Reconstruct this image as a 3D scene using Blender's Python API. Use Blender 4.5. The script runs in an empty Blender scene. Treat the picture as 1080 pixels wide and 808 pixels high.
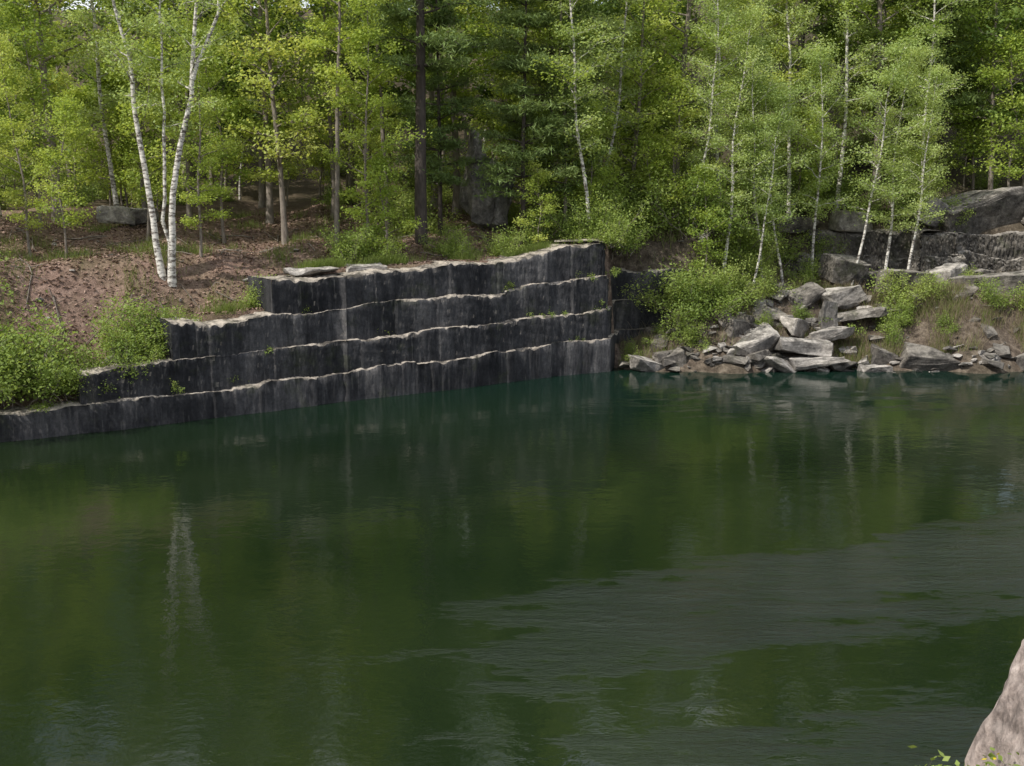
import bpy, bmesh, math, random
import numpy as np
from mathutils import Vector, Matrix, Euler, noise as mnoise

scene = bpy.context.scene
random.seed(7)

# ------------------------------------------------------------------ helpers
def link(ob):
    scene.collection.objects.link(ob); return ob

def new_mat(name):
    m = bpy.data.materials.new(name); m.use_nodes = True
    nt = m.node_tree; nt.nodes.clear()
    return m, nt, nt.nodes, nt.links

def N(nodes, typ, **kw):
    n = nodes.new(typ)
    for k, v in kw.items():
        setattr(n, k, v)
    return n

def ramp(nodes, stops):
    r = nodes.new('ShaderNodeValToRGB')
    el = r.color_ramp.elements
    while len(el) > 1: el.remove(el[-1])
    el[0].position = stops[0][0]; el[0].color = (*stops[0][1], 1)
    for p, c in stops[1:]:
        e = el.new(p); e.color = (*c, 1)
    return r

def noise_tex(nodes, links, coord, scale, detail=4, rough=.55, vec=(1,1,1)):
    mp = nodes.new('ShaderNodeMapping'); mp.inputs['Scale'].default_value = vec
    links.new(coord, mp.inputs['Vector'])
    n = nodes.new('ShaderNodeTexNoise')
    n.inputs['Scale'].default_value = scale
    n.inputs['Detail'].default_value = detail
    n.inputs['Roughness'].default_value = rough
    links.new(mp.outputs[0], n.inputs['Vector'])
    return n.outputs['Fac']

def math_n(nodes, links, op, a, b=None, clamp=False):
    m = nodes.new('ShaderNodeMath'); m.operation = op; m.use_clamp = clamp
    for i, v in enumerate((a, b)):
        if v is None: continue
        if isinstance(v, (int, float)): m.inputs[i].default_value = v
        else: links.new(v, m.inputs[i])
    return m.outputs[0]

def mixc(nodes, links, fac, a, b, blend='MIX'):
    m = nodes.new('ShaderNodeMix'); m.data_type = 'RGBA'; m.blend_type = blend
    if isinstance(fac, (int, float)): m.inputs[0].default_value = fac
    else: links.new(fac, m.inputs[0])
    for idx, v in ((6, a), (7, b)):
        if isinstance(v, tuple): m.inputs[idx].default_value = (*v, 1)
        else: links.new(v, m.inputs[idx])
    return m.outputs[2]

# ------------------------------------------------------------------ materials
def leaf_mat(name, cols, transl=.45, rough=.5):
    m, nt, nd, lk = new_mat(name)
    at = N(nd, 'ShaderNodeAttribute', attribute_name='tint')
    oi = nd.new('ShaderNodeObjectInfo')
    f = math_n(nd, lk, 'MULTIPLY', at.outputs['Fac'], .5)
    f2 = math_n(nd, lk, 'MULTIPLY', oi.outputs['Random'], .5)
    f = math_n(nd, lk, 'ADD', f, f2)
    r = ramp(nd, [(0, cols[0]), (.5, cols[1]), (1, cols[2])]); lk.new(f, r.inputs[0])
    d = nd.new('ShaderNodeBsdfPrincipled'); d.inputs['Roughness'].default_value = rough
    d.inputs['Specular IOR Level'].default_value = .2
    lk.new(r.outputs[0], d.inputs['Base Color'])
    t = nd.new('ShaderNodeBsdfTranslucent')
    tc = mixc(nd, lk, 1.0, r.outputs[0], (1.3, 1.2, .8), 'MULTIPLY')
    lk.new(tc, t.inputs['Color'])
    mx = nd.new('ShaderNodeMixShader'); mx.inputs[0].default_value = transl
    lk.new(d.outputs[0], mx.inputs[1]); lk.new(t.outputs[0], mx.inputs[2])
    o = nd.new('ShaderNodeOutputMaterial'); lk.new(mx.outputs[0], o.inputs[0])
    return m

def bark_mat(name, c1, c2, birch=False):
    m, nt, nd, lk = new_mat(name)
    tc = nd.new('ShaderNodeTexCoord')
    if birch:
        f = noise_tex(nd, lk, tc.outputs['Object'], 2.2, 5, .7, (1.5, 1.5, 4))
        r = ramp(nd, [(0, c2), (.43, c2), (.49, tuple(c*.65 for c in c1)), (.64, c1)])
    else:
        f = noise_tex(nd, lk, tc.outputs['Object'], 8.0, 5, .65, (1, 1, .25))
        r = ramp(nd, [(0.3, c2), (.7, c1)])
    lk.new(f, r.inputs[0])
    p = nd.new('ShaderNodeBsdfPrincipled'); p.inputs['Roughness'].default_value = .85
    lk.new(r.outputs[0], p.inputs['Base Color'])
    b = nd.new('ShaderNodeBump'); b.inputs['Strength'].default_value = .5; b.inputs['Distance'].default_value = .03
    lk.new(f, b.inputs['Height']); lk.new(b.outputs[0], p.inputs['Normal'])
    o = nd.new('ShaderNodeOutputMaterial'); lk.new(p.outputs[0], o.inputs[0])
    return m

M_LEAF = leaf_mat('maple_leaves', [(.18, .27, .055), (.36, .46, .095), (.56, .61, .19)], .5)
M_LEAF_D = leaf_mat('painted_shade_leaves', [(.06, .11, .03), (.13, .2, .045), (.25, .32, .08)], .4)  # darkened leaf copy for far trees; shade of the forest gaps put into colour
M_LEAF_B = leaf_mat('birch_leaves', [(.26, .36, .12), (.4, .5, .18), (.52, .6, .26)], .5)
M_LEAF_S = leaf_mat('shrub_leaves', [(.14, .21, .05), (.26, .35, .085), (.4, .46, .15)], .45)
M_NEEDLE = leaf_mat('pine_needles', [(.09, .15, .045), (.18, .25, .08), (.3, .36, .13)], .35)
M_DRY = leaf_mat('dry_stalks', [(.13, .1, .065), (.22, .175, .115), (.32, .27, .18)], .2, .8)
M_LITTER = leaf_mat('fallen_leaves', [(.12, .078, .06), (.28, .19, .15), (.46, .35, .285)], .1, .8)
M_GRASS = leaf_mat('grass_blades', [(.08, .13, .025), (.16, .22, .05), (.28, .3, .11)], .4)
M_YELLOW = leaf_mat('yellow_petals', [(.55, .43, .02), (.7, .56, .03), (.8, .68, .05)], .3)
M_BARK = bark_mat('grey_bark', (.28, .24, .2), (.1, .08, .065))
M_PBARK = bark_mat('pine_bark', (.085, .068, .056), (.028, .021, .017))
M_BIRCH = bark_mat('birch_bark', (.74, .7, .63), (.12, .1, .085), True)

def rock_mat(name, face, dark, light, top, streak=True, bump=.06, topmix=.75, n0=.35, n1=.8, moss=.0):
    m, nt, nd, lk = new_mat(name)
    g = nd.new('ShaderNodeNewGeometry')
    C = g.outputs['Position']
    zs = .2 if streak else 1
    s1 = noise_tex(nd, lk, C, 2.0 if streak else 2.4, 8, .72, (1, 1, zs))
    s2 = noise_tex(nd, lk, C, .55, 5, .6, (1, 1, .6 if streak else 1))
    s3 = noise_tex(nd, lk, C, 9, 8, .7)
    r1 = ramp(nd, [(.34, dark), (.52, face), (.68, light)]); lk.new(s1, r1.inputs[0])
    r2 = ramp(nd, [(.38, (.5, .5, .51)), (.62, (1.4, 1.35, 1.3))]); lk.new(s2, r2.inputs[0])
    c = mixc(nd, lk, .85, r1.outputs[0], r2.outputs[0], 'MULTIPLY')
    if streak:
        at = N(nd, 'ShaderNodeAttribute', attribute_name='tint')
        rb = ramp(nd, [(0, (.45, .45, .47)), (.5, (.9, .9, .9)), (1, (1.8, 1.75, 1.68))]); lk.new(at.outputs['Fac'], rb.inputs[0])
        c = mixc(nd, lk, .9, c, rb.outputs[0], 'MULTIPLY')
        s6 = noise_tex(nd, lk, C, 5.5, 4, .6, (1, 1, .07))
        r6 = ramp(nd, [(.60, (0, 0, 0)), (.72, (.5, .5, .5))]); lk.new(s6, r6.inputs[0])
        c = mixc(nd, lk, r6.outputs[0], c, (.2, .19, .175))
    r3 = ramp(nd, [(.3, (.5, .5, .5)), (.7, (1.35, 1.35, 1.35))]); lk.new(s3, r3.inputs[0])
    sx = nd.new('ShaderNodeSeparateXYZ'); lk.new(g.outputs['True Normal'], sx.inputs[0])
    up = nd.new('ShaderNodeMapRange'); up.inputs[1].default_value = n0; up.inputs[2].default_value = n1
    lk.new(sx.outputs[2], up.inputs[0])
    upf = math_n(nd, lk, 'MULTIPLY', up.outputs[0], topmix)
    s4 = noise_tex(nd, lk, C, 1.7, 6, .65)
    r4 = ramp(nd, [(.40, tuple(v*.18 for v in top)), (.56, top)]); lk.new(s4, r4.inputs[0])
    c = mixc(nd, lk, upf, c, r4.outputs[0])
    if moss:
        s5 = noise_tex(nd, lk, C, .9, 6, .7)
        r5 = ramp(nd, [(.56, (0, 0, 0)), (.66, (moss, moss, moss))]); lk.new(s5, r5.inputs[0])
        c = mixc(nd, lk, r5.outputs[0], c, (.05, .06, .02))
    c = mixc(nd, lk, .8, c, r3.outputs[0], 'MULTIPLY')
    p = nd.new('ShaderNodeBsdfPrincipled'); p.inputs['Roughness'].default_value = .85
    p.inputs['Specular IOR Level'].default_value = .2
    lk.new(c, p.inputs['Base Color'])
    h = math_n(nd, lk, 'ADD', s3, math_n(nd, lk, 'MULTIPLY', s1, 1.2))
    b = nd.new('ShaderNodeBump'); b.inputs['Strength'].default_value = .9; b.inputs['Distance'].default_value = bump
    lk.new(h, b.inputs['Height']); lk.new(b.outputs[0], p.inputs['Normal'])
    o = nd.new('ShaderNodeOutputMaterial'); lk.new(p.outputs[0], o.inputs[0])
    return m

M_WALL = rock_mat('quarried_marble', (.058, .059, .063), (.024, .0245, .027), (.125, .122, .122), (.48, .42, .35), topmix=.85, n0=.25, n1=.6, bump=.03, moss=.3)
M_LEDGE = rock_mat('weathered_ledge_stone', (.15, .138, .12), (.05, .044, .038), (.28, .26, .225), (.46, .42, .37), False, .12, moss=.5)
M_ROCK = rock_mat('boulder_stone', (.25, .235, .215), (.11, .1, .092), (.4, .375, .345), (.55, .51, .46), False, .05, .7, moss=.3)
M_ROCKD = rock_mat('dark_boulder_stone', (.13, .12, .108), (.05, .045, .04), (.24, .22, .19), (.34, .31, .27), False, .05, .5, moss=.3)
M_PINK = rock_mat('pink_stone', (.36, .30, .27), (.12, .1, .09), (.52, .45, .41), (.52, .45, .4), False, .05, .5)

def ground_material():
    m, nt, nd, lk = new_mat('forest_floor')
    g = nd.new('ShaderNodeNewGeometry'); C = g.outputs['Position']
    a = noise_tex(nd, lk, C, .35, 6, .6); b_ = noise_tex(nd, lk, C, 3.0, 8, .7); f = noise_tex(nd, lk, C, 14, 6, .7)
    r = ramp(nd, [(.3, (.11, .076, .058)), (.5, (.25, .17, .138)), (.7, (.4, .29, .235))]); lk.new(b_, r.inputs[0])
    r2 = ramp(nd, [(.45, (0, 0, 0)), (.62, (1, 1, 1))]); lk.new(a, r2.inputs[0])
    c = mixc(nd, lk, math_n(nd, lk, 'MULTIPLY', r2.outputs[0], .4), r.outputs[0], (.09, .10, .035))
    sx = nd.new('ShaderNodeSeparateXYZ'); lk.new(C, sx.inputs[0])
    mr = nd.new('ShaderNodeMapRange'); mr.inputs[1].default_value = 3.5; mr.inputs[2].default_value = 5; lk.new(sx.outputs[0], mr.inputs[0])
    rs = ramp(nd, [(.35, (.04, .034, .027)), (.5, (.10, .085, .066)), (.65, (.19, .165, .13))]); lk.new(b_, rs.inputs[0])
    c = mixc(nd, lk, math_n(nd, lk, 'MULTIPLY', mr.outputs[0], .85), c, rs.outputs[0])
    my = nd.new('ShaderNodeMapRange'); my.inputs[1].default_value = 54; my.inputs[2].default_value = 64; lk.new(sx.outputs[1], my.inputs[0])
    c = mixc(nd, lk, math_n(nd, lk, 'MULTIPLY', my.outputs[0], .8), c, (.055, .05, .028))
    r3 = ramp(nd, [(.3, (.5, .5, .5)), (.7, (1.35, 1.3, 1.25))]); lk.new(f, r3.inputs[0])
    c = mixc(nd, lk, .8, c, r3.outputs[0], 'MULTIPLY')
    p = nd.new('ShaderNodeBsdfPrincipled'); p.inputs['Roughness'].default_value = .95
    p.inputs['Specular IOR Level'].default_value = .1
    lk.new(c, p.inputs['Base Color'])
    h = math_n(nd, lk, 'ADD', b_, f)
    bp = nd.new('ShaderNodeBump'); bp.inputs['Strength'].default_value = .8; bp.inputs['Distance'].default_value = .1
    lk.new(h, bp.inputs['Height']); lk.new(bp.outputs[0], p.inputs['Normal'])
    o = nd.new('ShaderNodeOutputMaterial'); lk.new(p.outputs[0], o.inputs[0])
    return m
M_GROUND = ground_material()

def water_material():
    m, nt, nd, lk = new_mat('quarry_water')
    g = nd.new('ShaderNodeNewGeometry'); C = g.outputs['Position']
    sx = nd.new('ShaderNodeSeparateXYZ'); lk.new(C, sx.inputs[0])
    X, Y = sx.outputs[0], sx.outputs[1]
    A = noise_tex(nd, lk, C, 1.1, 3, .5, (.7, 1.0, 1))
    B = noise_tex(nd, lk, C, 4.2, 3, .6, (.8, 1.1, 1))
    def band(y0, slope, width, x0, x1):
        d = math_n(nd, lk, 'SUBTRACT', Y, math_n(nd, lk, 'ADD', math_n(nd, lk, 'MULTIPLY', X, slope), y0))
        d = math_n(nd, lk, 'DIVIDE', d, width)
        d = math_n(nd, lk, 'MULTIPLY', d, d)
        e = math_n(nd, lk, 'DIVIDE', 1.0, math_n(nd, lk, 'ADD', math_n(nd, lk, 'MULTIPLY', d, d), 1.0))
        mr = nd.new('ShaderNodeMapRange'); mr.interpolation_type = 'SMOOTHSTEP'
        mr.inputs[1].default_value = x0; mr.inputs[2].default_value = x1
        lk.new(X, mr.inputs[0])
        return math_n(nd, lk, 'MULTIPLY', e, mr.outputs[0])
    b1 = band(20.2, .40, 2.6, -7, 4)
    b2 = band(14.6, .2, 1.8, -3, 5)
    b3 = band(41.5, .12, 3.2, -10, 8)
    bs = math_n(nd, lk, 'ADD', math_n(nd, lk, 'ADD', b1, math_n(nd, lk, 'MULTIPLY', b2, .8)), math_n(nd, lk, 'MULTIPLY', b3, .45))
    st = noise_tex(nd, lk, C, .8, 7, .72, (.4, 1.2, 1))
    q = math_n(nd, lk, 'ADD', math_n(nd, lk, 'MULTIPLY', bs, .55), math_n(nd, lk, 'MULTIPLY', math_n(nd, lk, 'SUBTRACT', st, .5), 1.9))
    sr = nd.new('ShaderNodeMapRange'); sr.interpolation_type = 'SMOOTHSTEP'
    sr.inputs[1].default_value = .28; sr.inputs[2].default_value = .85; lk.new(q, sr.inputs[0])
    M = math_n(nd, lk, 'MULTIPLY', sr.outputs[0], math_n(nd, lk, 'MULTIPLY', bs, 1.5, True), True)
    ampB = math_n(nd, lk, 'ADD', math_n(nd, lk, 'MULTIPLY', M, .10), .005)
    h = math_n(nd, lk, 'ADD', math_n(nd, lk, 'MULTIPLY', A, .014), math_n(nd, lk, 'MULTIPLY', B, ampB))
    bp = nd.new('ShaderNodeBump'); bp.inputs['Strength'].default_value = 1; bp.inputs['Distance'].default_value = 1
    lk.new(h, bp.inputs['Height'])
    p = nd.new('ShaderNodeBsdfPrincipled')
    cn = noise_tex(nd, lk, C, .09, 3, .5)
    cr = ramp(nd, [(.35, (.005, .0115, .0045)), (.65, (.013, .022, .008))]); lk.new(cn, cr.inputs[0])
    far = nd.new('ShaderNodeMapRange'); far.inputs[1].default_value = 34; far.inputs[2].default_value = 48; lk.new(Y, far.inputs[0])
    c = mixc(nd, lk, far.outputs[0], cr.outputs[0], (.005, .018, .012))
    lk.new(c, p.inputs['Base Color'])
    p.inputs['Roughness'].default_value = .05; p.inputs['IOR'].default_value = 1.4
    lk.new(math_n(nd, lk, 'ADD', math_n(nd, lk, 'MULTIPLY', M, .5), .5), p.inputs['Specular IOR Level'])
    lk.new(bp.outputs[0], p.inputs['Normal'])
    o = nd.new('ShaderNodeOutputMaterial'); lk.new(p.outputs[0], o.inputs[0])
    return m
M_WATER = water_material()

# ------------------------------------------------------------------ quad mesh builder
class MB:
    def __init__(s): s.v=[]; s.f=[]; s.m=[]; s.t=[]; s.n=0
    def add(s, v, f, mat, tint):
        v=np.asarray(v,float); f=np.asarray(f,int)
        s.v.append(v); s.f.append(f+s.n); s.n+=len(v)
        s.m.append(np.full(len(f),mat,int)); s.t.append(np.broadcast_to(np.asarray(tint,float),(len(f),)).copy())
    def tube(s, pts, rad, sides=6, mat=0):
        pts=np.asarray(pts,float); n=len(pts); rad=np.asarray(rad,float)
        d=np.gradient(pts,axis=0); d/=np.linalg.norm(d,axis=1)[:,None]+1e-9
        ref=np.array([1.,0,0]) if abs(d[0,0])<.8 else np.array([0,1.,0])
        a=np.cross(d,ref); a/=np.linalg.norm(a,axis=1)[:,None]+1e-9
        b=np.cross(d,a)
        th=np.linspace(0,2*np.pi,sides,endpoint=False)
        V=pts[:,None,:]+rad[:,None,None]*(np.cos(th)[None,:,None]*a[:,None,:]+np.sin(th)[None,:,None]*b[:,None,:])
        V=V.reshape(-1,3); F=[]
        for i in range(n-1):
            for j in range(sides):
                k=(j+1)%sides
                F.append((i*sides+j,i*sides+k,(i+1)*sides+k,(i+1)*sides+j))
        s.add(V,F,mat,.5)
    def leaves(s, cen, tin, n, spread, size, rng, mat=1, up=.6, asp=.6):
        cen=np.asarray(cen); tin=np.asarray(tin)
        idx=rng.integers(0,len(cen),n)
        pos=cen[idx]+rng.normal(0,1,(n,3))*np.asarray(spread)
        nm=rng.normal(0,1,(n,3)); nm[:,2]+=up*np.sign(nm[:,2]); nm/=np.linalg.norm(nm,axis=1)[:,None]
        a=np.cross(nm,rng.normal(0,1,(n,3))); a/=np.linalg.norm(a,axis=1)[:,None]
        b=np.cross(nm,a); L=(size*(.6+.8*rng.random(n)))[:,None]
        V=np.stack([pos-a*L/2,pos+b*L*asp/2,pos+a*L/2,pos-b*L*asp/2],1).reshape(-1,3)
        F=np.arange(4*n).reshape(n,4)
        s.add(V,F,mat,np.clip(tin[idx]*.65+rng.random(n)*.35,0,1))
    def mesh(s,name,mats,smooth=False):
        v=np.concatenate(s.v).astype(np.float32); f=np.concatenate(s.f).astype(np.int32)
        me=bpy.data.meshes.new(name)
        me.vertices.add(len(v)); me.vertices.foreach_set('co',v.ravel())
        me.loops.add(f.size); me.loops.foreach_set('vertex_index',f.ravel())
        me.polygons.add(len(f)); me.polygons.foreach_set('loop_start',np.arange(0,f.size,4,dtype=np.int32))
        me.polygons.foreach_set('material_index',np.concatenate(s.m).astype(np.int32))
        me.update(calc_edges=True)
        at=me.attributes.new('tint','FLOAT','FACE'); at.data.foreach_set('value',np.concatenate(s.t).astype(np.float32))
        for m in mats: me.materials.append(m)
        return me

# ------------------------------------------------------------------ terrain
WX=np.array([-200,-60,-30,-17.2,-14.8,-11.7,-8.8,-7.5,.2,4.6])
WY=np.array([ 0,  10, 27, 35.8,37.2,39.1,41.3,42.4,47.0,49.2])
def sstep(a,b,x):
    t=np.clip((x-a)/(b-a),0,1); return t*t*(3-2*t)
_wr=np.random.default_rng(3)
_waves=[(_wr.normal(0,1,2)*k,_wr.random()*6.28,a) for k,a in ((.25,.22),(.3,.2),(.5,.12),(.7,.1),(1.1,.06),(1.6,.05),(2.3,.035),(3.1,.03)) ]
def bumps(x,y):
    z=0
    for k,p,a in _waves: z=z+a*np.sin(k[0]*x+k[1]*y+p)
    return z
def gz(x,y):
    x=np.asarray(x,float); y=np.asarray(y,float)
    yb=np.interp(x,WX,WY); s=(y-yb)*.86
    top=np.interp(x,[-40,-15,-14.6,-12,-11.8,-9,-8.6,0,3.6],[1.0,1.3,2.45,2.45,3.7,3.75,5.1,5.2,5.85])
    P=5.2+.12*np.clip(s-2,0,16)+np.clip(x/4,0,1)*.6
    P=np.maximum(P,top)
    bm=bumps(x,y)
    zl=top+(P-top)*sstep(1.5,5.5,s)+bm*sstep(1.5,4,s)*.8
    zl=np.where(s<1.05,-3,zl)
    s2=y-49.4-.5*np.sin(x*.5)-.25*np.sin(x*1.7)
    zr=np.where(s2<0,np.maximum(s2*.8,-3),np.minimum(.72*s2,3.1)+.06*np.clip(s2-4,0,30))
    zr=np.where((x<8.5)&(s2>0)&(y<53.3),zr*(.45+.55*sstep(7,8.5,x)),zr)
    ledge=sstep(13.0,14.5,x)*2.7*sstep(57.0,57.6,y)
    mid=(1-sstep(12.5,14.5,x))*sstep(9,10.5,x)*2.8*sstep(53,59,y)
    w2=(1-sstep(9,10.5,x))*2.6*sstep(53.1,53.5,y)
    zr=zr+ledge+mid+w2+bm*.7*sstep(0,2,s2)
    k=sstep(4.5,4.9,x)
    z=zl*(1-k)+zr*k
    z=z+20*sstep(64,135,y)+2.5*sstep(56,66,y)*sstep(12,18,x)
    nb=(y<2.4)
    z=np.where(nb,7.4+bm*.2,z)
    nr=(x>3.8)&(y<8.5)&(y>=2.4)
    z=np.where(nr,4.3+bm*.2,z)
    side=(x>60)&(y<49)
    z=np.where(side,np.minimum((x-60)*.4,8),z)
    return z

def axis(lo,hi,step,out):
    a=list(np.arange(lo,hi+1e-6,step)); d=step; v=hi
    while v<out: d*=1.25; v+=d; a.append(v)
    d=step; v=lo; pre=[]
    while v>-out: d*=1.25; v-=d; pre.append(v)
    return np.array(pre[::-1]+a)
xs=axis(-32,34,.4,1500)
a0=axis(0,9,.5,1500)
ys=np.concatenate([a0[a0<=9], np.arange(10.5,31,1.5), np.arange(31,68,.4), 68*1.04**np.arange(0,80)])
XX,YY=np.meshgrid(xs,ys); ZZ=gz(XX,YY)
mb=MB(); nx=len(xs); ny=len(ys)
i,j=np.meshgrid(np.arange(ny-1),np.arange(nx-1),indexing='ij'); q=(i*nx+j).ravel()
mb.add(np.stack([XX,YY,ZZ],-1).reshape(-1,3),np.stack([q,q+1,q+nx+1,q+nx],1),0,.5)
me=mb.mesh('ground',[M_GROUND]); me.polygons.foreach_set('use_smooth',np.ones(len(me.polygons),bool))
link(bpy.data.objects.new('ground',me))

mb=MB(); mb.add([(-300,-80,0),(300,-80,0),(300,60,0),(-300,60,0)],[(0,1,2,3)],0,.5)
link(bpy.data.objects.new('water',mb.mesh('water',[M_WATER])))

# ------------------------------------------------------------------ stepped quarry walls
def n1(S,f,seed):
    return np.array([mnoise.noise(Vector((s*f,seed*7.3,1.7))) for s in S])
def quarry_wall(name, poly, tops, starts, ends, mat, seed, setback=.14, amp=.07, depth=2.2, z0=-1.2, wid=(.8,2.4), rough=.012, cham=1.0, zw=1.0, joint=.04):
    rng=np.random.default_rng(seed)
    poly=np.asarray(poly,float); seg=np.linalg.norm(np.diff(poly,axis=0),axis=1); cum=np.r_[0,np.cumsum(seg)]
    S=np.arange(0,cum[-1],.05); PX=np.interp(S,cum,poly[:,0]); PY=np.interp(S,cum,poly[:,1])
    tx=np.gradient(PX); ty=np.gradient(PY)
    kk=np.ones(7)/7
    tx=np.convolve(np.pad(tx,3,'edge'),kk,'valid'); ty=np.convolve(np.pad(ty,3,'edge'),kk,'valid')
    L=np.hypot(tx,ty); nx_,ny_=ty/L,-tx/L
    mb=MB()
    jog=np.zeros(len(S)); sv=0
    while sv<cum[-1]:
        w=rng.uniform(3,6); o=rng.uniform(-.12,.12); jog[(S>=sv)&(S<sv+w)]=o; sv+=w
    zprev=np.full(len(S),z0)
    for k,zt in enumerate(tops):
        off=np.zeros(len(S)); zo=np.zeros(len(S)); sv=0; lvl=0; tn=np.zeros(len(S)); tl=.5
        while sv<cum[-1]:
            w=rng.uniform(*wid)*rng.choice((.5,1,1.7)); mk=(S>=sv)&(S<sv+w)
            o=rng.uniform(-amp,amp); sl=rng.uniform(-.06,.06)
            u=(S[mk]-sv)/w
            off[mk]=o+sl*u+joint*rng.random()*np.exp(-np.minimum(u,1-u)*w/.03)
            lvl=lvl*.6+rng.uniform(-.035,.035)*zw
            zo[mk]=lvl+rng.uniform(-.08,.08)*zw*u
            tl=np.clip(tl*.4+.6*rng.random()*1.0,0,1); tn[mk]=tl
            sv+=w
        sc=.08*n1(S,.8,seed+k)+.015*n1(S,2.6,seed+k+9)
        und=zw*(.2*n1(S,.4,seed+k+20)+.05*n1(S,1.6,seed+k+30)+.03*n1(S,5,seed+k+40))
        O=k*setback+jog+off+sc; Zt=(np.interp(PX,*zt) if isinstance(zt,tuple) else zt)+und+zo
        ch=cham*(.01+.10*np.clip(.2+1.8*n1(S,.8,seed+k+50)+1.3*n1(S,4,seed+k+60),0,1.2))
        sel=np.where((S>=starts[k])&(S<ends[k]))[0]; n=len(sel)
        rows=9; V=[]
        for r in range(rows):
            t=r/(rows-1)
            zz=zprev*(1-t)+(Zt-ch)*t-(.03 if r==0 else 0)
            o=O+rng.normal(0,rough,len(S))-(.015 if 0<r<rows-1 else 0)+.03*np.sin(S*3+r*1.3+k)*np.sin(S*.7+r)
            V.append(np.stack([PX-nx_*o,PY-ny_*o,zz],1)[sel])
        for bk,dz in ((.5,.5),(1.0,0)):
            o=O+ch*bk*1.1+rng.normal(0,.006,len(S)); zz=Zt-ch*dz
            V.append(np.stack([PX-nx_*o,PY-ny_*o,zz],1)[sel])
        for bk in (.35,.8,depth):
            zz=Zt+.012*rng.normal(0,1,len(S))+(.03 if bk<1 else -.05)
            V.append(np.stack([PX-nx_*(O+bk),PY-ny_*(O+bk),zz],1)[sel])
        R=len(V); V=np.concatenate(V)
        i,j=np.meshgrid(np.arange(R-1),np.arange(n-1),indexing='ij'); q=(i*n+j).ravel()
        mb.add(V,np.stack([q,q+1,q+n+1,q+n],1),0,tn[sel][j.ravel()])
        for e in (0,n-1):
            ii=sel[e]; zb,zz=zprev[ii]-.1,Zt[ii]-ch[ii]*.9
            p0=np.array([PX[ii]-nx_[ii]*O[ii],PY[ii]-ny_[ii]*O[ii]]); p1=p0-np.array([nx_[ii],ny_[ii]])*depth
            g=5; cv=[]
            for a in range(g+1):
                for b in range(g+1):
                    p=p0+(p1-p0)*a/g; jx=rng.normal(0,.02,2) if 0<a<g else np.zeros(2)
                    cv.append((p[0]+jx[0],p[1]+jx[1],zb+(zz+(ch[ii]*.9 if a>0 else 0)-zb)*b/g))
            cf=[(a*(g+1)+b,(a+1)*(g+1)+b,(a+1)*(g+1)+b+1,a*(g+1)+b+1) for a in range(g) for b in range(g)]
            mb.add(cv,cf,0,.5)
        zprev=Zt
    return link(bpy.data.objects.new(name,mb.mesh(name,[mat])))

wp=[(-45,19.5),(-30,27),(-17.2,35.8),(-14.8,37.2),(-11.7,39.1),(-8.8,41.3),(-6.7,42.75),(-6.5,42.65),(.0,46.8),(.15,47.1),(4.6,49.2),(5.2,52.4),(9.3,53.0),(10.5,56)]
wpa=np.array(wp,float); cum=np.r_[0,np.cumsum(np.linalg.norm(np.diff(wpa,axis=0),axis=1))]
sx=lambda x: float(np.interp(x,wpa[:,0],cum))
T4=([-9,0,2,4.6,6],[5.0,5.15,5.5,6.0,6.0]); T3=([-15,-8,0,3.6],[3.4,3.65,3.9,4.3]); T2=([-15,-8,0,3.6],[2.15,2.35,2.6,2.9]); T1=([-20,-10,0,3.6],[.9,1.15,1.35,1.5])
quarry_wall('quarry_wall',wp,[T1,T2,T3,T4],[0,sx(-14.9),sx(-12.1),sx(-8.9)],[cum[-2],cum[-1]-.5,cum[-1]-1,cum[11]-.3],M_WALL,5,.17)
quarry_wall('rock_ledge',[(12.2,60),(12.8,57.6),(15,56.9),(17.5,56.9),(17.9,56.3),(20,56.5),(20.2,55.7),(23,55.9),(23.2,56.6),(26,56.4),(34,55),(50,52)],[3.9,4.75,6.0],[0,0,.8],[90,90,90],M_LEDGE,11,.32,.3,1.6,2.2,(.5,3.2),.05,1.6,2.2,.1)

# ------------------------------------------------------------------ rocks
def hull_mesh(name, pts, mat, seed=1, cuts=4, rough=.04, bev=.03):
    bm=bmesh.new()
    for p in pts: bm.verts.new(p)
    dims=[max(p[i] for p in pts)-min(p[i] for p in pts) for i in range(3)]
    res=bmesh.ops.convex_hull(bm,input=bm.verts)
    bmesh.ops.delete(bm,geom=[g for g in res['geom_interior'] if isinstance(g,bmesh.types.BMVert)],context='VERTS')
    bmesh.ops.dissolve_limit(bm,angle_limit=.12,verts=bm.verts,edges=bm.edges)
    bmesh.ops.bevel(bm,geom=list(bm.edges),offset=bev*min(dims),segments=1,affect='EDGES',profile=.5)
    bmesh.ops.triangulate(bm,faces=bm.faces)
    if cuts: bmesh.ops.subdivide_edges(bm,edges=bm.edges,cuts=cuts,use_grid_fill=True)
    sc=max(dims)
    for v in bm.verts:
        p=v.co/sc*4+Vector((seed*3.1,seed*1.7,0))
        v.co+=mnoise.noise_vector(p)*rough*min(sc,2)+mnoise.noise_vector(p*3)*rough*.45*min(sc,2)+mnoise.noise_vector(p*8)*rough*.2*min(sc,2)
    me=bpy.data.meshes.new(name); bm.to_mesh(me); bm.free(); me.materials.append(mat)
    return me
def rock_mesh(name, dims, seed, mat, npts=16, cuts=4, rough=.04):
    r=random.Random(seed); P=[]
    for _ in range(npts):
        v=[r.choice((-1,1))*(1-abs(r.gauss(0,.25))) if r.random()<.75 else r.uniform(-1,1) for _ in range(3)]
        P.append((v[0]*dims[0]/2,v[1]*dims[1]/2,v[2]*dims[2]/2))
    return hull_mesh(name,P,mat,seed,cuts,rough)
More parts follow.
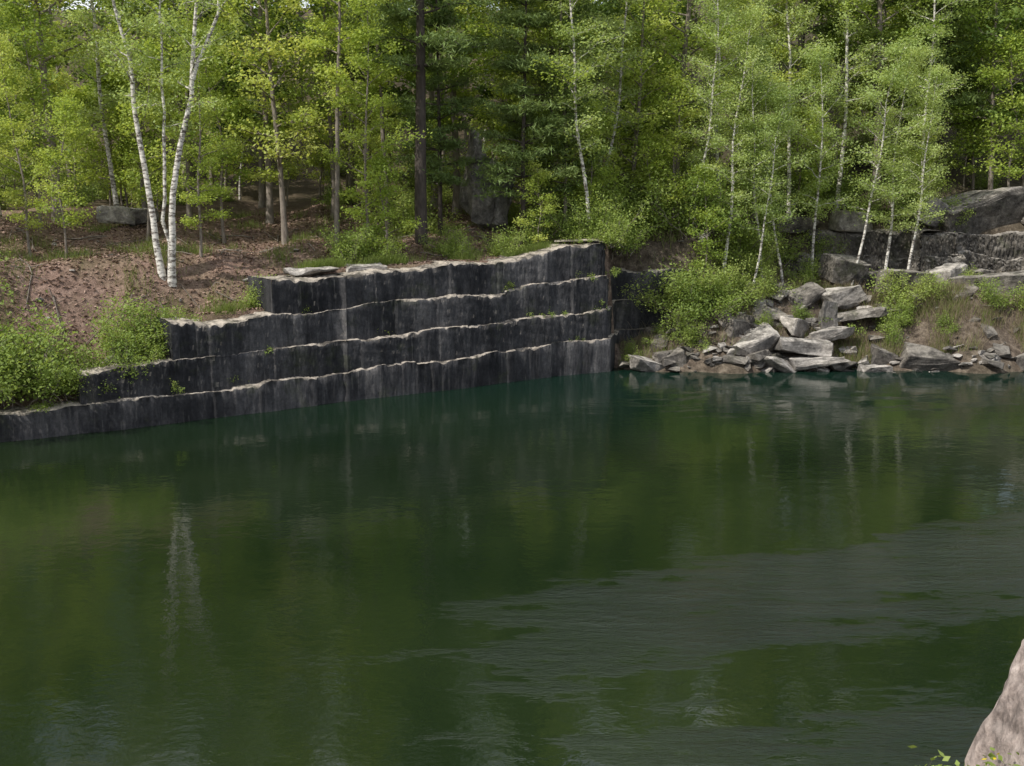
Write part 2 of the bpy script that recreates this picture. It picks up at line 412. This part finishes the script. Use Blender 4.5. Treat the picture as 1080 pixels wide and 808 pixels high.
def rock(name,x,y,dims,seed,mat=M_ROCK,rot=(0,0,0),z=None,lift=.35,**kw):
    ob=bpy.data.objects.new(name,rock_mesh(name,dims,seed,mat,**kw))
    ob.location=(x,y,(float(gz(x,y))+dims[2]*lift) if z is None else z); ob.rotation_euler=rot
    return link(ob)
B='boulder'; SL='stone_slab'
rock(B,11.1,50.6,(2.9,1.9,1.8),1,M_ROCK,(.15,-.3,.2),z=.65)
rock(SL,13.4,50.4,(2.8,1.8,.8),2,M_ROCK,(-.15,.12,.1),z=1.0)
rock(SL,14.1,49.7,(3.0,1.6,.55),3,M_ROCK,(-.05,-.05,-.1),z=.35)
rock(SL,12.4,49.5,(2.4,1.5,.65),33,M_ROCK,(.1,.25,.3),z=.22)
rock(B,10.5,51.4,(1.8,1.3,1.2),4,M_ROCKD,(.2,.2,.7),z=1.65)
rock(B,10.2,53.5,(1.9,1.2,1.1),5,M_ROCKD,(0,.2,.2),z=2.8)
rock(B,12.3,52.4,(1.7,1.3,1.2),6,M_ROCKD,(.3,.5,.5),z=2.1)
rock(B,15.0,51.9,(.95,.9,2.0),7,M_ROCK,(.05,-.08,.2),z=2.1)
rock(B,16.2,53.6,(2.1,1.3,1.2),8,M_ROCK,(.2,-.4,.1),z=3.0)
rock(SL,15.0,50.9,(2.5,1.5,.6),9,M_ROCK,(-.1,-.15,.1),z=1.5)
rock(SL,16.6,52.0,(2.6,1.6,.45),10,M_LEDGE,(-.1,-.12,.2),z=2.3)
rock(B,6.1,49.5,(1.7,1.0,.7),12,M_ROCK,(.1,.3,.5),z=.22)
rock(B,7.3,50.0,(1.5,1.1,.9),13,M_ROCKD,(0,-.3,.1),z=.35)
rock(B,9.1,50.9,(2.1,1.3,1.5),14,M_ROCKD,(.1,.2,.3),z=1.0)
rock(B,8.4,51.9,(1.8,1.2,1.4),15,M_ROCKD,(.3,.1,1.3),z=1.3)
rock(B,9.6,49.8,(1.2,.9,.7),55,M_ROCK,(.3,.1,1.3),z=.3)
rock(B,13.4,51.7,(1.6,1.2,.9),56,M_ROCK,(.1,.3,.8),z=1.7)
rock(B,14.4,53.6,(1.8,1.2,1.0),57,M_ROCKD,(.2,-.2,.3),z=2.9)
rock(B,12.9,54.2,(1.3,1.0,.9),58,M_ROCKD,(.2,.2,2.3),z=3.1)
rock(B,19.4,50.0,(3.2,1.8,1.5),16,M_ROCKD,(.1,.15,-.1),z=.3)
rock(SL,16.6,49.4,(1.5,.8,.35),17,M_ROCK,(0,.05,.2),z=.12)
rock(B,17.3,50.3,(1.5,1.0,.8),64,M_ROCKD,(.2,.25,.2),z=.5)
rock(B,22.2,50.0,(1.6,1.0,.9),18,M_ROCK,(.1,.1,.6),z=.3)
rock(B,24.0,49.8,(1.9,1.1,.9),19,M_ROCKD,(.1,-.1,.2),z=.3)
rock(SL,21.4,51.9,(2.0,1.1,.7),65,M_ROCKD,(.1,-.1,.2),z=1.8)
rock(SL,23.8,54.4,(4.8,1.8,1.5),20,M_LEDGE,(.02,-.06,-.12),z=3.3)
rock(SL,19.6,54.6,(3.4,1.6,1.4),21,M_LEDGE,(-.05,.1,.1),z=3.5)
rock(B,16.9,55.9,(2.4,1.6,1.6),61,M_LEDGE,(.1,.1,.4),z=4.0)
rock(B,21.7,55.0,(2.2,1.5,1.2),62,M_ROCK,(.1,-.2,.9),z=3.8)
rock(B,24.6,58.5,(5.5,3,2.6),22,M_LEDGE,(.05,-.28,.1),z=6.5,rough=.08)
rock(B,21.6,58.0,(2.5,2,1.5),23,M_ROCK,(.1,.3,.5),z=6.9)
rock(B,28.6,58,(4.0,3,2.6),24,M_LEDGE,(0,.2,.3),z=6.7,rough=.08)
rock(B,17.6,57.4,(2.2,1.4,1.1),25,M_ROCK,(0,.1,.2),z=6.4)
rock(B,14.6,57.6,(2.4,1.4,1.0),66,M_LEDGE,(0,.1,.2),z=6.2)
rock(B,-1.5,54.0,(1.5,1.5,4.8),26,M_ROCK,(.1,.12,.4),z=8.6,rough=.1)
rock(B,-.8,54.8,(1.7,1.6,3.6),27,M_ROCK,(.0,.2,.1),z=7.8,rough=.1)
rock(B,-17.9,50.2,(1.8,.9,.9),28,M_ROCK,(0,.1,.2),lift=.6)
rock(B,-16.8,50.8,(1.4,.8,.8),29,M_ROCK,(0,-.1,.6),lift=.6)
rock(SL,-7.9,43.4,(2.4,1.3,.3),30,M_ROCK,(0,.03,.5),z=5.1)
rock(SL,-6.0,44.7,(1.8,1.1,.25),31,M_ROCK,(0,-.03,.4),z=5.12)
rock(SL,-14.0,39.3,(1.8,1.0,.3),63,M_ROCK,(0.05,.05,.5),z=2.35)
fg=[(3.28,6.4,3.4),(3.2,7.9,3.4),(3.14,6.7,4.9),(3.2,7.6,5.0),(3.24,6.9,5.3),(3.36,7.5,5.45),(3.5,7.0,5.7),(3.62,7.7,5.8),(3.42,6.6,5.4),(4.4,6.6,5.95),(4.6,7.6,6.25),(6.5,6.5,6.2),(6.5,8.2,6.5),(6.5,5.8,3.4),(6.5,8.8,3.4),(4.0,8.6,4.8),(4.2,6.1,4.9)]
fr=link(bpy.data.objects.new('foreground_rock',hull_mesh('foreground_rock',fg,M_PINK,3,18,.045,.015))); fr.location=(.24,0,-.22)
def rubble(name,items,mat):
    bm=bmesh.new()
    base=[rock_mesh('tmp',(1,.7,.5),100+i,mat,10,0,.08) for i in range(7)]
    for (x,y,z,s) in items:
        n0=len(bm.verts); bm.from_mesh(random.choice(base)); bm.verts.ensure_lookup_table()
        vs=bm.verts[n0:]
        M=Matrix.Translation((x,y,z))@Euler((random.uniform(-.4,.4),random.uniform(-.4,.4),random.random()*6)).to_matrix().to_4x4()@Matrix.Diagonal((s*random.uniform(.7,1.5),s,s*random.uniform(.5,.9),1))
        bmesh.ops.transform(bm,matrix=M,verts=vs)
    me=bpy.data.meshes.new(name); bm.to_mesh(me); bm.free(); me.materials.append(mat)
    for b in base: bpy.data.meshes.remove(b)
    link(bpy.data.objects.new(name,me))
it=[]
for _ in range(260):
    x=random.uniform(5,27) if random.random()<.6 else random.gauss(12.5,2.5); y=random.choice([random.uniform(49.2,50.4),random.uniform(49.8,54.5)])
    it.append((x,y,float(gz(x,y))+.02,random.choice([.2,.35,.6,1.1])*random.uniform(.7,1.3)))
rubble('rubble_stones',it,M_ROCKD)
it=[]
for _ in range(90):
    x=random.uniform(-22,3); y=np.interp(x,WX,WY)+random.uniform(2,12); it.append((x,y,float(gz(x,y))+.02,random.uniform(.08,.35)))
for _ in range(65):
    x=random.gauss(12.8,3.0); y=random.uniform(49.3,54)
    it.append((x,y,float(gz(x,y))+.1,random.uniform(.3,1.1)))
for _ in range(40):
    x=random.uniform(15,27); y=random.uniform(49.2,50.2)
    it.append((x,y,float(gz(x,y))+.05,random.uniform(.2,.8)))
rubble('rubble_stones',it,M_ROCK)

# ------------------------------------------------------------------ trees
def limb(mb,cen,tin,start,az,el,ln,r,rng,depth=1,droop=0.0,tint=.5,sub=3,mat=0):
    n=6; t=np.linspace(0,1,n)
    d=np.array([math.cos(az)*math.cos(el),math.sin(az)*math.cos(el),math.sin(el)])
    pts=start+d*ln*t[:,None]; pts[:,2]+= -droop*ln*t**2
    w=rng.normal(0,.045*ln,(n,3))*t[:,None]; pts=pts+w
    mb.tube(pts,r*(1-t*.8),4 if r<.04 else 5,mat)
    for u in np.linspace(.45 if depth else .3,1,4):
        k=u*(n-1); a=int(min(k,n-2)); cen.append(pts[a]+(pts[a+1]-pts[a])*(k-a)); tin.append(tint+rng.normal(0,.12))
    if depth:
        for _ in range(sub):
            u=rng.uniform(.25,.9); k=u*(n-1); a=int(k); p=pts[a]+(pts[a+1]-pts[a])*(k-a)
            limb(mb,cen,tin,p,az+rng.choice((-1,1))*rng.uniform(.4,1.1),el+rng.uniform(-.3,.4),ln*rng.uniform(.3,.55),r*.45,rng,0,droop,tint,0,mat)

def trunk_path(H,lean,rng,wig=.12,n=14,curve=0):
    t=np.linspace(0,1,n); P=np.zeros((n,3)); P[:,2]=t*H
    P[:,0]=lean[0]*t+curve*t*(1-t)*H*.2; P[:,1]=lean[1]*t
    ph=rng.random(4)*6
    P[:,0]+=wig*(np.sin(t*7+ph[0])+.5*np.sin(t*15+ph[1]))*t**.5; P[:,1]+=wig*np.sin(t*6+ph[2])*t**.5
    return P
def at(P,f):
    k=f*(len(P)-1); a=int(min(k,len(P)-2)); return P[a]+(P[a+1]-P[a])*(k-a)
def broadleaf(name,seed,H,r0,cb,R,nl,nleaf,leaf,mats,trunks=None,spread=.34,sub=3,lean=(0,0),el=(.15,1.0)):
    rng=np.random.default_rng(seed); mb=MB(); cen=[]; tin=[]
    if trunks is None: trunks=[(trunk_path(H,lean,rng,.2),r0)]
    for P,r in trunks:
        n=len(P); t=np.linspace(0,1,n)
        mb.tube(P,r*(1-t)**.8+.012+r*.35*np.exp(-t*25),8,0)
        for i in range(nl):
            g=(i+rng.random())/nl; f=cb+(1-cb)*g*.98
            prof=math.sin(math.pi*min(1,g*.72+.2))**.8
            limb(mb,cen,tin,at(P,f),i*2.4+rng.uniform(-.7,.7),rng.uniform(*el)*.6+g*.6,R*prof*rng.uniform(.45,1.25),max(.012,r*(1-f)*.45+.012),rng,1,.08,rng.uniform(.05,.95),sub)
    mb.leaves(cen,tin,nleaf,(spread,spread,spread*.5),leaf,rng,1)
    return mb.mesh(name,mats)
def pine(name,seed,H,r0,cb,R,nleaf,mats):
    rng=np.random.default_rng(seed); mb=MB(); cen=[]; tin=[]
    P=trunk_path(H,(.2,0),rng,.05); t=np.linspace(0,1,len(P)); mb.tube(P,r0*(1-t*.9),9,0)
    f=cb
    while f<.99:
        g=(f-cb)/(1-cb)
        for k in range(rng.integers(3,6)):
            limb(mb,cen,tin,at(P,f),rng.random()*6.28,rng.uniform(-.05,.25)+g*.4,R*(1-g)**.7*rng.uniform(.55,1.1)+.3,.05*(1-g)+.015,rng,1,.05,rng.uniform(.1,.9),4)
        f+=rng.uniform(.04,.065)
    mb.leaves(cen,tin,nleaf,(.28,.28,.09),.3,rng,1,.3,.18)
    return mb.mesh(name,mats)

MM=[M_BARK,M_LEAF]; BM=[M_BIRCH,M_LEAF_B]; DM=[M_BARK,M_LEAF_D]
maples=[broadleaf('maple_a',1,19,.17,.2,3.4,26,10000,.18,MM),
        broadleaf('maple_b',2,17,.13,.16,3.0,26,9000,.17,MM,lean=(.8,.3)),
        broadleaf('maple_c',3,21,.2,.28,4.0,28,11500,.19,MM,lean=(-.6,0)),
        broadleaf('maple_d',4,15,.09,.12,2.5,24,7500,.16,MM,lean=(-.7,-.2)),
        broadleaf('maple_e',5,18,.12,.38,2.8,22,8000,.17,MM,lean=(.5,0))]
far_trees=[broadleaf('maple_f',6,18,.16,.2,3.6,26,7500,.25,MM),
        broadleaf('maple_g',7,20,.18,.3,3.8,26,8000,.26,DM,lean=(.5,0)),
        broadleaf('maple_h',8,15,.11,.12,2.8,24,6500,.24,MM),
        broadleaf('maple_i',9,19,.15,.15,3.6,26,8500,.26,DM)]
birches=[broadleaf('birch_a',11,16,.1,.28,2.0,30,10000,.12,BM,lean=(1.2,0),spread=.3),
         broadleaf('birch_b',12,13,.075,.28,1.8,26,8500,.11,BM,lean=(-1.3,.2),spread=.3),
         broadleaf('birch_c',13,11,.055,.3,1.7,22,7000,.11,BM,lean=(1.8,0),spread=.3)]
pines=[pine('pine_a',21,23,.3,.34,3.0,24000,[M_PBARK,M_NEEDLE]),
       pine('pine_b',22,19,.15,.16,2.8,26000,[M_PBARK,M_NEEDLE])]
saplings=[broadleaf('sapling_a',31,5.5,.035,.15,1.3,16,3600,.13,MM,spread=.25),
          broadleaf('sapling_b',32,7.5,.05,.2,1.6,18,4600,.13,MM,lean=(.4,0),spread=.3)]
def bush(name,seed,H,R,nst,nleaf,leaf,mats,spread=.16):
    rng=np.random.default_rng(seed); mb=MB(); cen=[]; tin=[]
    for i in range(nst):
        limb(mb,cen,tin,np.array([rng.normal(0,R*.25),rng.normal(0,R*.25),-.1]),rng.random()*6.28,rng.uniform(.5,1.45),H*rng.uniform(.45,1.2),.018,rng,1,.12,rng.uniform(.05,.95),4)
    mb.leaves(cen,tin,nleaf,(spread,spread,spread*.8),leaf,rng,1)
    return mb.mesh(name,mats)
SM=[M_BARK,M_LEAF_S]
bushes=[bush('bush_a',41,1.5,1.2,16,3600,.085,SM),bush('bush_b',42,2.2,1.3,18,5000,.1,SM,.2),bush('bush_c',43,1.0,.9,14,2300,.07,SM,.12)]

def place(name,me,x,y,rz=None,s=1,parent=None,sz=None,dz=-.1,z=None):
    ob=bpy.data.objects.new(name,me); ob.location=(x,y,(float(gz(x,y))+dz) if z is None else z)
    ob.rotation_euler=(0,0,random.random()*6.28 if rz is None else rz); ob.scale=(s,s,sz or s)
    if parent: ob.parent=parent
    return link(ob)

def stem(pts,n=18,seed=5):
    pts=np.array(pts,float); z=np.linspace(pts[0,2],pts[-1,2],n)
    P=np.stack([np.interp(z,pts[:,2],pts[:,0]),np.interp(z,pts[:,2],pts[:,1]),z],1)
    r=np.random.default_rng(seed)
    for a in (0,1):
        P[1:-1,a]=P[:-2,a]*.25+P[1:-1,a]*.5+P[2:,a]*.25
        P[1:-1,a]+=r.normal(0,.05,n-2)
    return P
trs=[(stem([(-.12,0,-.2),(-.3,.1,2),(-.65,.1,4),(-.85,.1,7),(-1.05,0,9),(-1.4,0,11),(-1.9,0,14.5)],18,5),.13),
     (stem([(0.05,.1,-.2),(.05,.2,4),(.2,.3,8),(.35,.3,11),(.3,.3,14)],18,6),.075),
     (stem([(.2,0,-.2),(.45,-.1,3),(.8,-.1,4.8),(1.25,-.1,6.5),(1.55,-.1,8.2),(1.75,-.1,10.5),(2.5,0,15)],18,7),.135),
     (stem([(1.45,-.1,7.6),(1.9,0,8.6),(2.6,0,10),(3.0,0,13)],10,8),.075)]
bc=broadleaf('birch_clump',51,15,.14,.42,2.0,14,12500,.12,BM,trunks=trs,spread=.32)
place('birch_tree',bc,-13.5,42.9,0)
for (x,y,v,rz,s) in [(8.9,54.2,1,2.6,.95),(10.2,53.4,0,.2,.8),(12.4,54.6,1,0.3,.9),(13.6,55.2,2,3.0,1.0),(17.1,55.4,2,.1,1.1),(18.9,56.0,0,0.5,.75),(19.8,55.2,1,3.5,.85),(14.6,58.5,0,2,1),(22.0,59.5,0,4,.95),(4.4,55,1,3.0,1.15),(17.5,60,0,1,1.1),(11,58,0,3,1.05),(-19.5,55,0,3.3,1.1),(-24,52,1,1,1.1),(11.6,53.2,2,.4,.9),(15.4,56.2,1,1.4,.9),(3.6,51.2,1,.3,1.1)]:
    place('birch_tree',birches[v],x,y,rz,s)
for (x,y,v,s) in [(-4.1,50,0,1),(.5,51.5,1,.85),(1.8,54,1,1.0),(3.0,61,1,1.1),(-8,62,0,1),(27,66,0,1.0),(24,63,1,1.0),(-3.4,52.5,1,.8)]:
    place('pine_tree',pines[v],x,y,None,s)
for (x,y,v,s) in [(-7.6,48.2,4,.9),(-10.3,50.2,1,1),(-11.8,54,0,.95),(-15.4,53,1,1),(-20.5,50,2,1.0),(-23,47,1,.95),(-6,53.5,4,1),(.6,58,0,1),(2.6,52.6,3,1.0),(6,56,1,.9),(-18.5,56,3,1.1),(-9,56,1,1),(8.5,58,2,.95),(13,60,0,1),(20,61.5,2,1),(26,60.5,1,.95),(16,63,2,1),(-12.6,44.6,3,.6),(-19,43.5,3,.55),(-27,42,4,.9),(-25,50,0,.9),(-30,46,1,.9),(30,59,3,1),(-6.2,47.6,3,.7),(-3,60,2,1)]:
    place('maple_tree',maples[v],x,y,None,s)
for (x,y,v,s) in [(-17.5,43.2,1,.8),(-5.4,47.2,0,.9),(1.2,50.3,0,.7),(-22,44,1,1.1),(-20,47,1,1.2),(7.8,54.5,1,1),(6.8,54.4,0,1),(15.8,57.9,0,1),(12,56.3,0,1),(-16,48.5,1,1.1),(-21,41.5,0,1),(-13,50,1,1.2),(3.8,52.2,1,.8),(21.5,57.8,0,.8),(9.2,52.6,1,.8)]:
    place('sapling',saplings[v],x,y,None,s)
for (x,y,v,s) in [(-17.6,38.0,1,1.35),(-19.4,36.6,1,1.4),(-16.3,37.7,0,1.4),(-17.4,37.0,0,1.4),(-18.3,36.5,1,1.1),(-20.5,37.5,1,1.5),(-13.3,40.3,0,1.1),(-12.7,41.0,0,.9),(-14.2,39.9,0,1.2),(-15.3,38.4,0,1.1),(-9.5,42.9,0,.8),(-10.2,42.8,2,1.1),(-6.9,46.4,1,.9),(-5.2,46.4,2,1.1),(-2.2,48.3,2,1),
                  (-6,47.6,0,1),(4.0,51.4,1,1.1),(8.6,51.6,1,1.2),(8.2,52.3,1,1.3),(9.0,54.0,1,1.5),(6.5,55,1,1.7),(4.9,54.6,1,1.6),(7.9,50.9,0,.9),(5.6,50.6,2,.8),(9.5,51.9,1,1.0),(8.6,50.3,2,1),(10.9,52.6,0,.9),(11.8,51.7,2,.9),(14.0,52.4,2,.9),(7.0,51.6,2,.9),
                  (18.6,53.4,0,1.2),(20.2,53.0,0,.9),(17.6,51.6,2,1.2),(17.9,50.9,2,.8),(20.4,51.2,2,.9),(23.0,52.6,0,.9),(18.8,52.4,0,.8),(2.9,50.9,1,.9),(-.4,49.7,1,.7),(1.3,50.8,0,1.2),(-2.6,49,0,.9),(11.5,55.5,1,1.2),(13.4,56.8,0,1.4),(15.0,55.6,0,.9),(22.5,54.2,2,1),(4.0,50.9,2,1.2),(25,52.5,0,1),(10.2,52.6,1,.9),(12.2,53.5,0,1),(18.6,58.4,1,.8),(22.8,57.9,0,.9),(12.2,55.0,1,1),(16.2,57.2,0,1)]:
    place('shrub',bushes[v],x,y,None,s)
place('shrub',bushes[0],-13.9,38.6,None,1.05,z=1.6); place('shrub',bushes[2],-13.2,39.0,None,1.1,z=2.2); place('shrub',bushes[2],-14.6,38.2,None,1.1,z=1.2)
place('shrub',bushes[2],4.5,50.0,None,1.2,z=5.7); place('shrub',bushes[0],5.0,51.6,None,1.1,z=5.2)
E1=link(bpy.data.objects.new('understory_shrubs',None)); E2=link(bpy.data.objects.new('background_forest',None))
for _ in range(180):
    y=random.uniform(52,76); x=random.uniform(-.55*y-4,.55*y+4)
    if y<57 and (-19<x<-7 or x>12): continue
    if y<54 and 4.9<x<9: continue
    if abs(x+1.4)<1.8 and y<57: continue
    if random.random()<.6: place('undergrowth',random.choice(bushes),x,y,None,random.uniform(.8,1.6),E1)
    else: place('young_growth',random.choice(saplings),x,y,None,random.uniform(.7,1.3),E1)
pts=[]
tries=0
while len(pts)<84 and tries<6000:
    tries+=1
    y=random.uniform(60,92); x=random.uniform(-.56*y-4,.56*y+4)
    if all((x-a)**2+(y-b)**2>12 for a,b in pts): pts.append((x,y))
for x,y in pts:
    r=random.random()
    me=random.choice(far_trees) if r<.9 else (pines[1] if r<.94 else random.choice(birches[:2]))
    place('forest_tree',me,x,y,None,random.uniform(.8,1.2),E2)

# ------------------------------------------------------------------ ground cover
def scatter(name,n,fn,mat,size,asp,up,tintc=.5,stand=False,seed=1):
    rng=np.random.default_rng(seed); P=fn(rng,n); P=P[:n]; m=len(P); mb=MB()
    z=gz(P[:,0],P[:,1]); pos=np.c_[P,z]
    if stand:
        L=size*(.5+rng.random(m)); az=rng.random(m)*6.28; tilt=rng.normal(0,.35,(m,2))
        w=np.c_[np.cos(az),np.sin(az),np.zeros(m)]*(asp*size)/2
        tip=pos+np.c_[tilt*L[:,None],L]; mid=(pos+tip)/2
        V=np.stack([pos-w,pos+w,mid*.35+tip*.65+w*.6,tip],1)
        V[:,0,2]-=.05; V[:,1,2]-=.05
        mb.add(V.reshape(-1,3),np.arange(4*m).reshape(m,4),0,rng.random(m))
    else:
        pos[:,2]+=.03
        mb.leaves(pos,np.full(m,tintc),m,(.01,.01,.012),size,rng,0,up,asp)
        mb.t[-1]=rng.random(m)
    link(bpy.data.objects.new(name,mb.mesh(name,[mat])))
def plateau(rng,n):
    x=rng.uniform(-32,4.2,n*2); y=np.interp(x,WX,WY)+1.6+rng.random(n*2)**1.3*18; return np.c_[x,y]
def rightbank(rng,n,den=-.1):
    x=rng.uniform(4.9,30,n*4); y=rng.uniform(50.0,57,n*4)
    k=(np.sin(x*1.3)+np.sin(y*1.7+x*.6)+np.sin(x*3.1-y*2.3)*.7+rng.normal(0,.5,n*4))>den
    k&=(x>15.5)|(rng.random(n*4)<.35); return np.c_[x,y][k]
def clumps(rng,n):
    c=plateau(rng,140); c=c[rng.integers(0,len(c),n)]+rng.normal(0,.28,(n,2)); return c
def ledgegrass(rng,n):
    x=rng.uniform(-30,4.2,n*2); y=np.interp(x,WX,WY)+1.7+np.abs(rng.normal(0,.5,n*2))
    k=(np.sin(x*2.2)+np.sin(x*.9+1)+rng.normal(0,.3,n*2))>.4; return np.c_[x,y][k]
scatter('leaf_litter',60000,plateau,M_LITTER,.13,.6,1.2,seed=2)
scatter('dry_brush',20000,rightbank,M_DRY,.5,.03,0,stand=True,seed=3)
scatter('grass',22000,clumps,M_GRASS,.3,.06,0,stand=True,seed=4)
scatter('grass',16000,ledgegrass,M_GRASS,.34,.06,0,stand=True,seed=5)
scatter('grass',16000,lambda r,n: rightbank(r,n,.5),M_GRASS,.36,.06,0,stand=True,seed=6)
mb=MB(); rng=np.random.default_rng(9)
for _ in range(140):
    x=rng.uniform(-24,3); y=np.interp(x,WX,WY)+rng.uniform(2.5,13); a=rng.random()*3.14; L=rng.uniform(.4,1.6)
    t=np.linspace(-1,1,5); px=x+np.cos(a)*t*L/2; py=y+np.sin(a)*t*L/2
    mb.tube(np.stack([px,py,gz(px,py)+.05+rng.random(5)*.06],1),np.full(5,rng.uniform(.01,.028)),4,0)
link(bpy.data.objects.new('fallen_branches',mb.mesh('fallen_branches',[M_BARK])))
mb=MB(); cen=[];tin=[]; rng=np.random.default_rng(14)
for (x,z) in [(-10.4,1.25),(-5.5,2.5),(.9,2.75),(1.6,2.75),(-.4,4.05),(3.2,4.25),(3.9,2.85),(-12.5,1.2),(-16,1.05),(2.7,1.45),(-8.2,3.65),(4.2,5.9),(3.4,5.95),(1.2,2.7),(-9.6,2.4),(4.3,4.4)]:
    y=np.interp(x,WX,WY)+.28+(.16*z/1.3)
    for _ in range(7):
        limb(mb,cen,tin,np.array([x+rng.normal(0,.3),y,z-.1]),rng.random()*6.28,rng.uniform(.3,1.3),rng.uniform(.25,.6),.006,rng,1,.3,rng.random(),2)
mb.leaves(cen,tin,8500,(.06,.06,.06),.06,rng,1)
link(bpy.data.objects.new('ledge_weeds',mb.mesh('ledge_weeds',SM)))
mb=MB(); cen=[];tin=[]
for _ in range(38):
    limb(mb,cen,tin,np.array([rng.normal(0,.12),rng.normal(0,.1),-.5]),rng.random()*6.28,rng.uniform(.9,1.5),rng.uniform(.45,.75),.006,rng,1,.1,rng.random(),2)
mb.leaves(cen,tin,2600,(.05,.05,.05),.055,rng,1); mb.leaves(cen,tin,420,(.05,.05,.03),.04,rng,2,1.,.9)
fp=link(bpy.data.objects.new('flowering_plant',mb.mesh('flowering_plant',[M_BARK,M_LEAF_S,M_YELLOW]))); fp.location=(3.08,6.7,4.82)

# ------------------------------------------------------------------ light, sky, camera
to_sun=Vector((-.68,-.5,1.0)).normalized()
sd=bpy.data.lights.new('sun','SUN'); sd.energy=4.8; sd.angle=math.radians(.55); sd.color=(1,.955,.88)
so=link(bpy.data.objects.new('sun',sd)); so.rotation_euler=to_sun.to_track_quat('Z','Y').to_euler(); so.location=(-40,0,60)
w=bpy.data.worlds.new('World'); scene.world=w; w.use_nodes=True
nt=w.node_tree; nt.nodes.clear()
sk=nt.nodes.new('ShaderNodeTexSky'); sk.sky_type='NISHITA'; sk.sun_disc=False
sk.sun_elevation=math.asin(to_sun.z); sk.sun_rotation=math.atan2(to_sun.x,to_sun.y)
tc=nt.nodes.new('ShaderNodeTexCoord')
cf=noise_tex(nt.nodes,nt.links,tc.outputs['Generated'],2.2,6,.6,(1,1,2.2))
cr=ramp(nt.nodes,[(.40,(.15,.15,.15)),(.58,(.9,.9,.9))]); nt.links.new(cf,cr.inputs[0])
skc=mixc(nt.nodes,nt.links,cr.outputs[0],sk.outputs[0],(8.6,8.7,8.9))
bg=nt.nodes.new('ShaderNodeBackground'); bg.inputs['Strength'].default_value=.15
wo=nt.nodes.new('ShaderNodeOutputWorld'); nt.links.new(skc,bg.inputs[0]); nt.links.new(bg.outputs[0],wo.inputs[0])
cd=bpy.data.cameras.new('camera'); cd.sensor_width=36; cd.lens=38.6; cd.clip_end=4000; cd.clip_start=.1
co=link(bpy.data.objects.new('camera',cd)); co.location=(0,0,9); co.rotation_euler=(math.radians(90-10.95),0,0)
scene.camera=co
scene.view_settings.view_transform='Standard'; scene.view_settings.look='None'; scene.view_settings.exposure=0
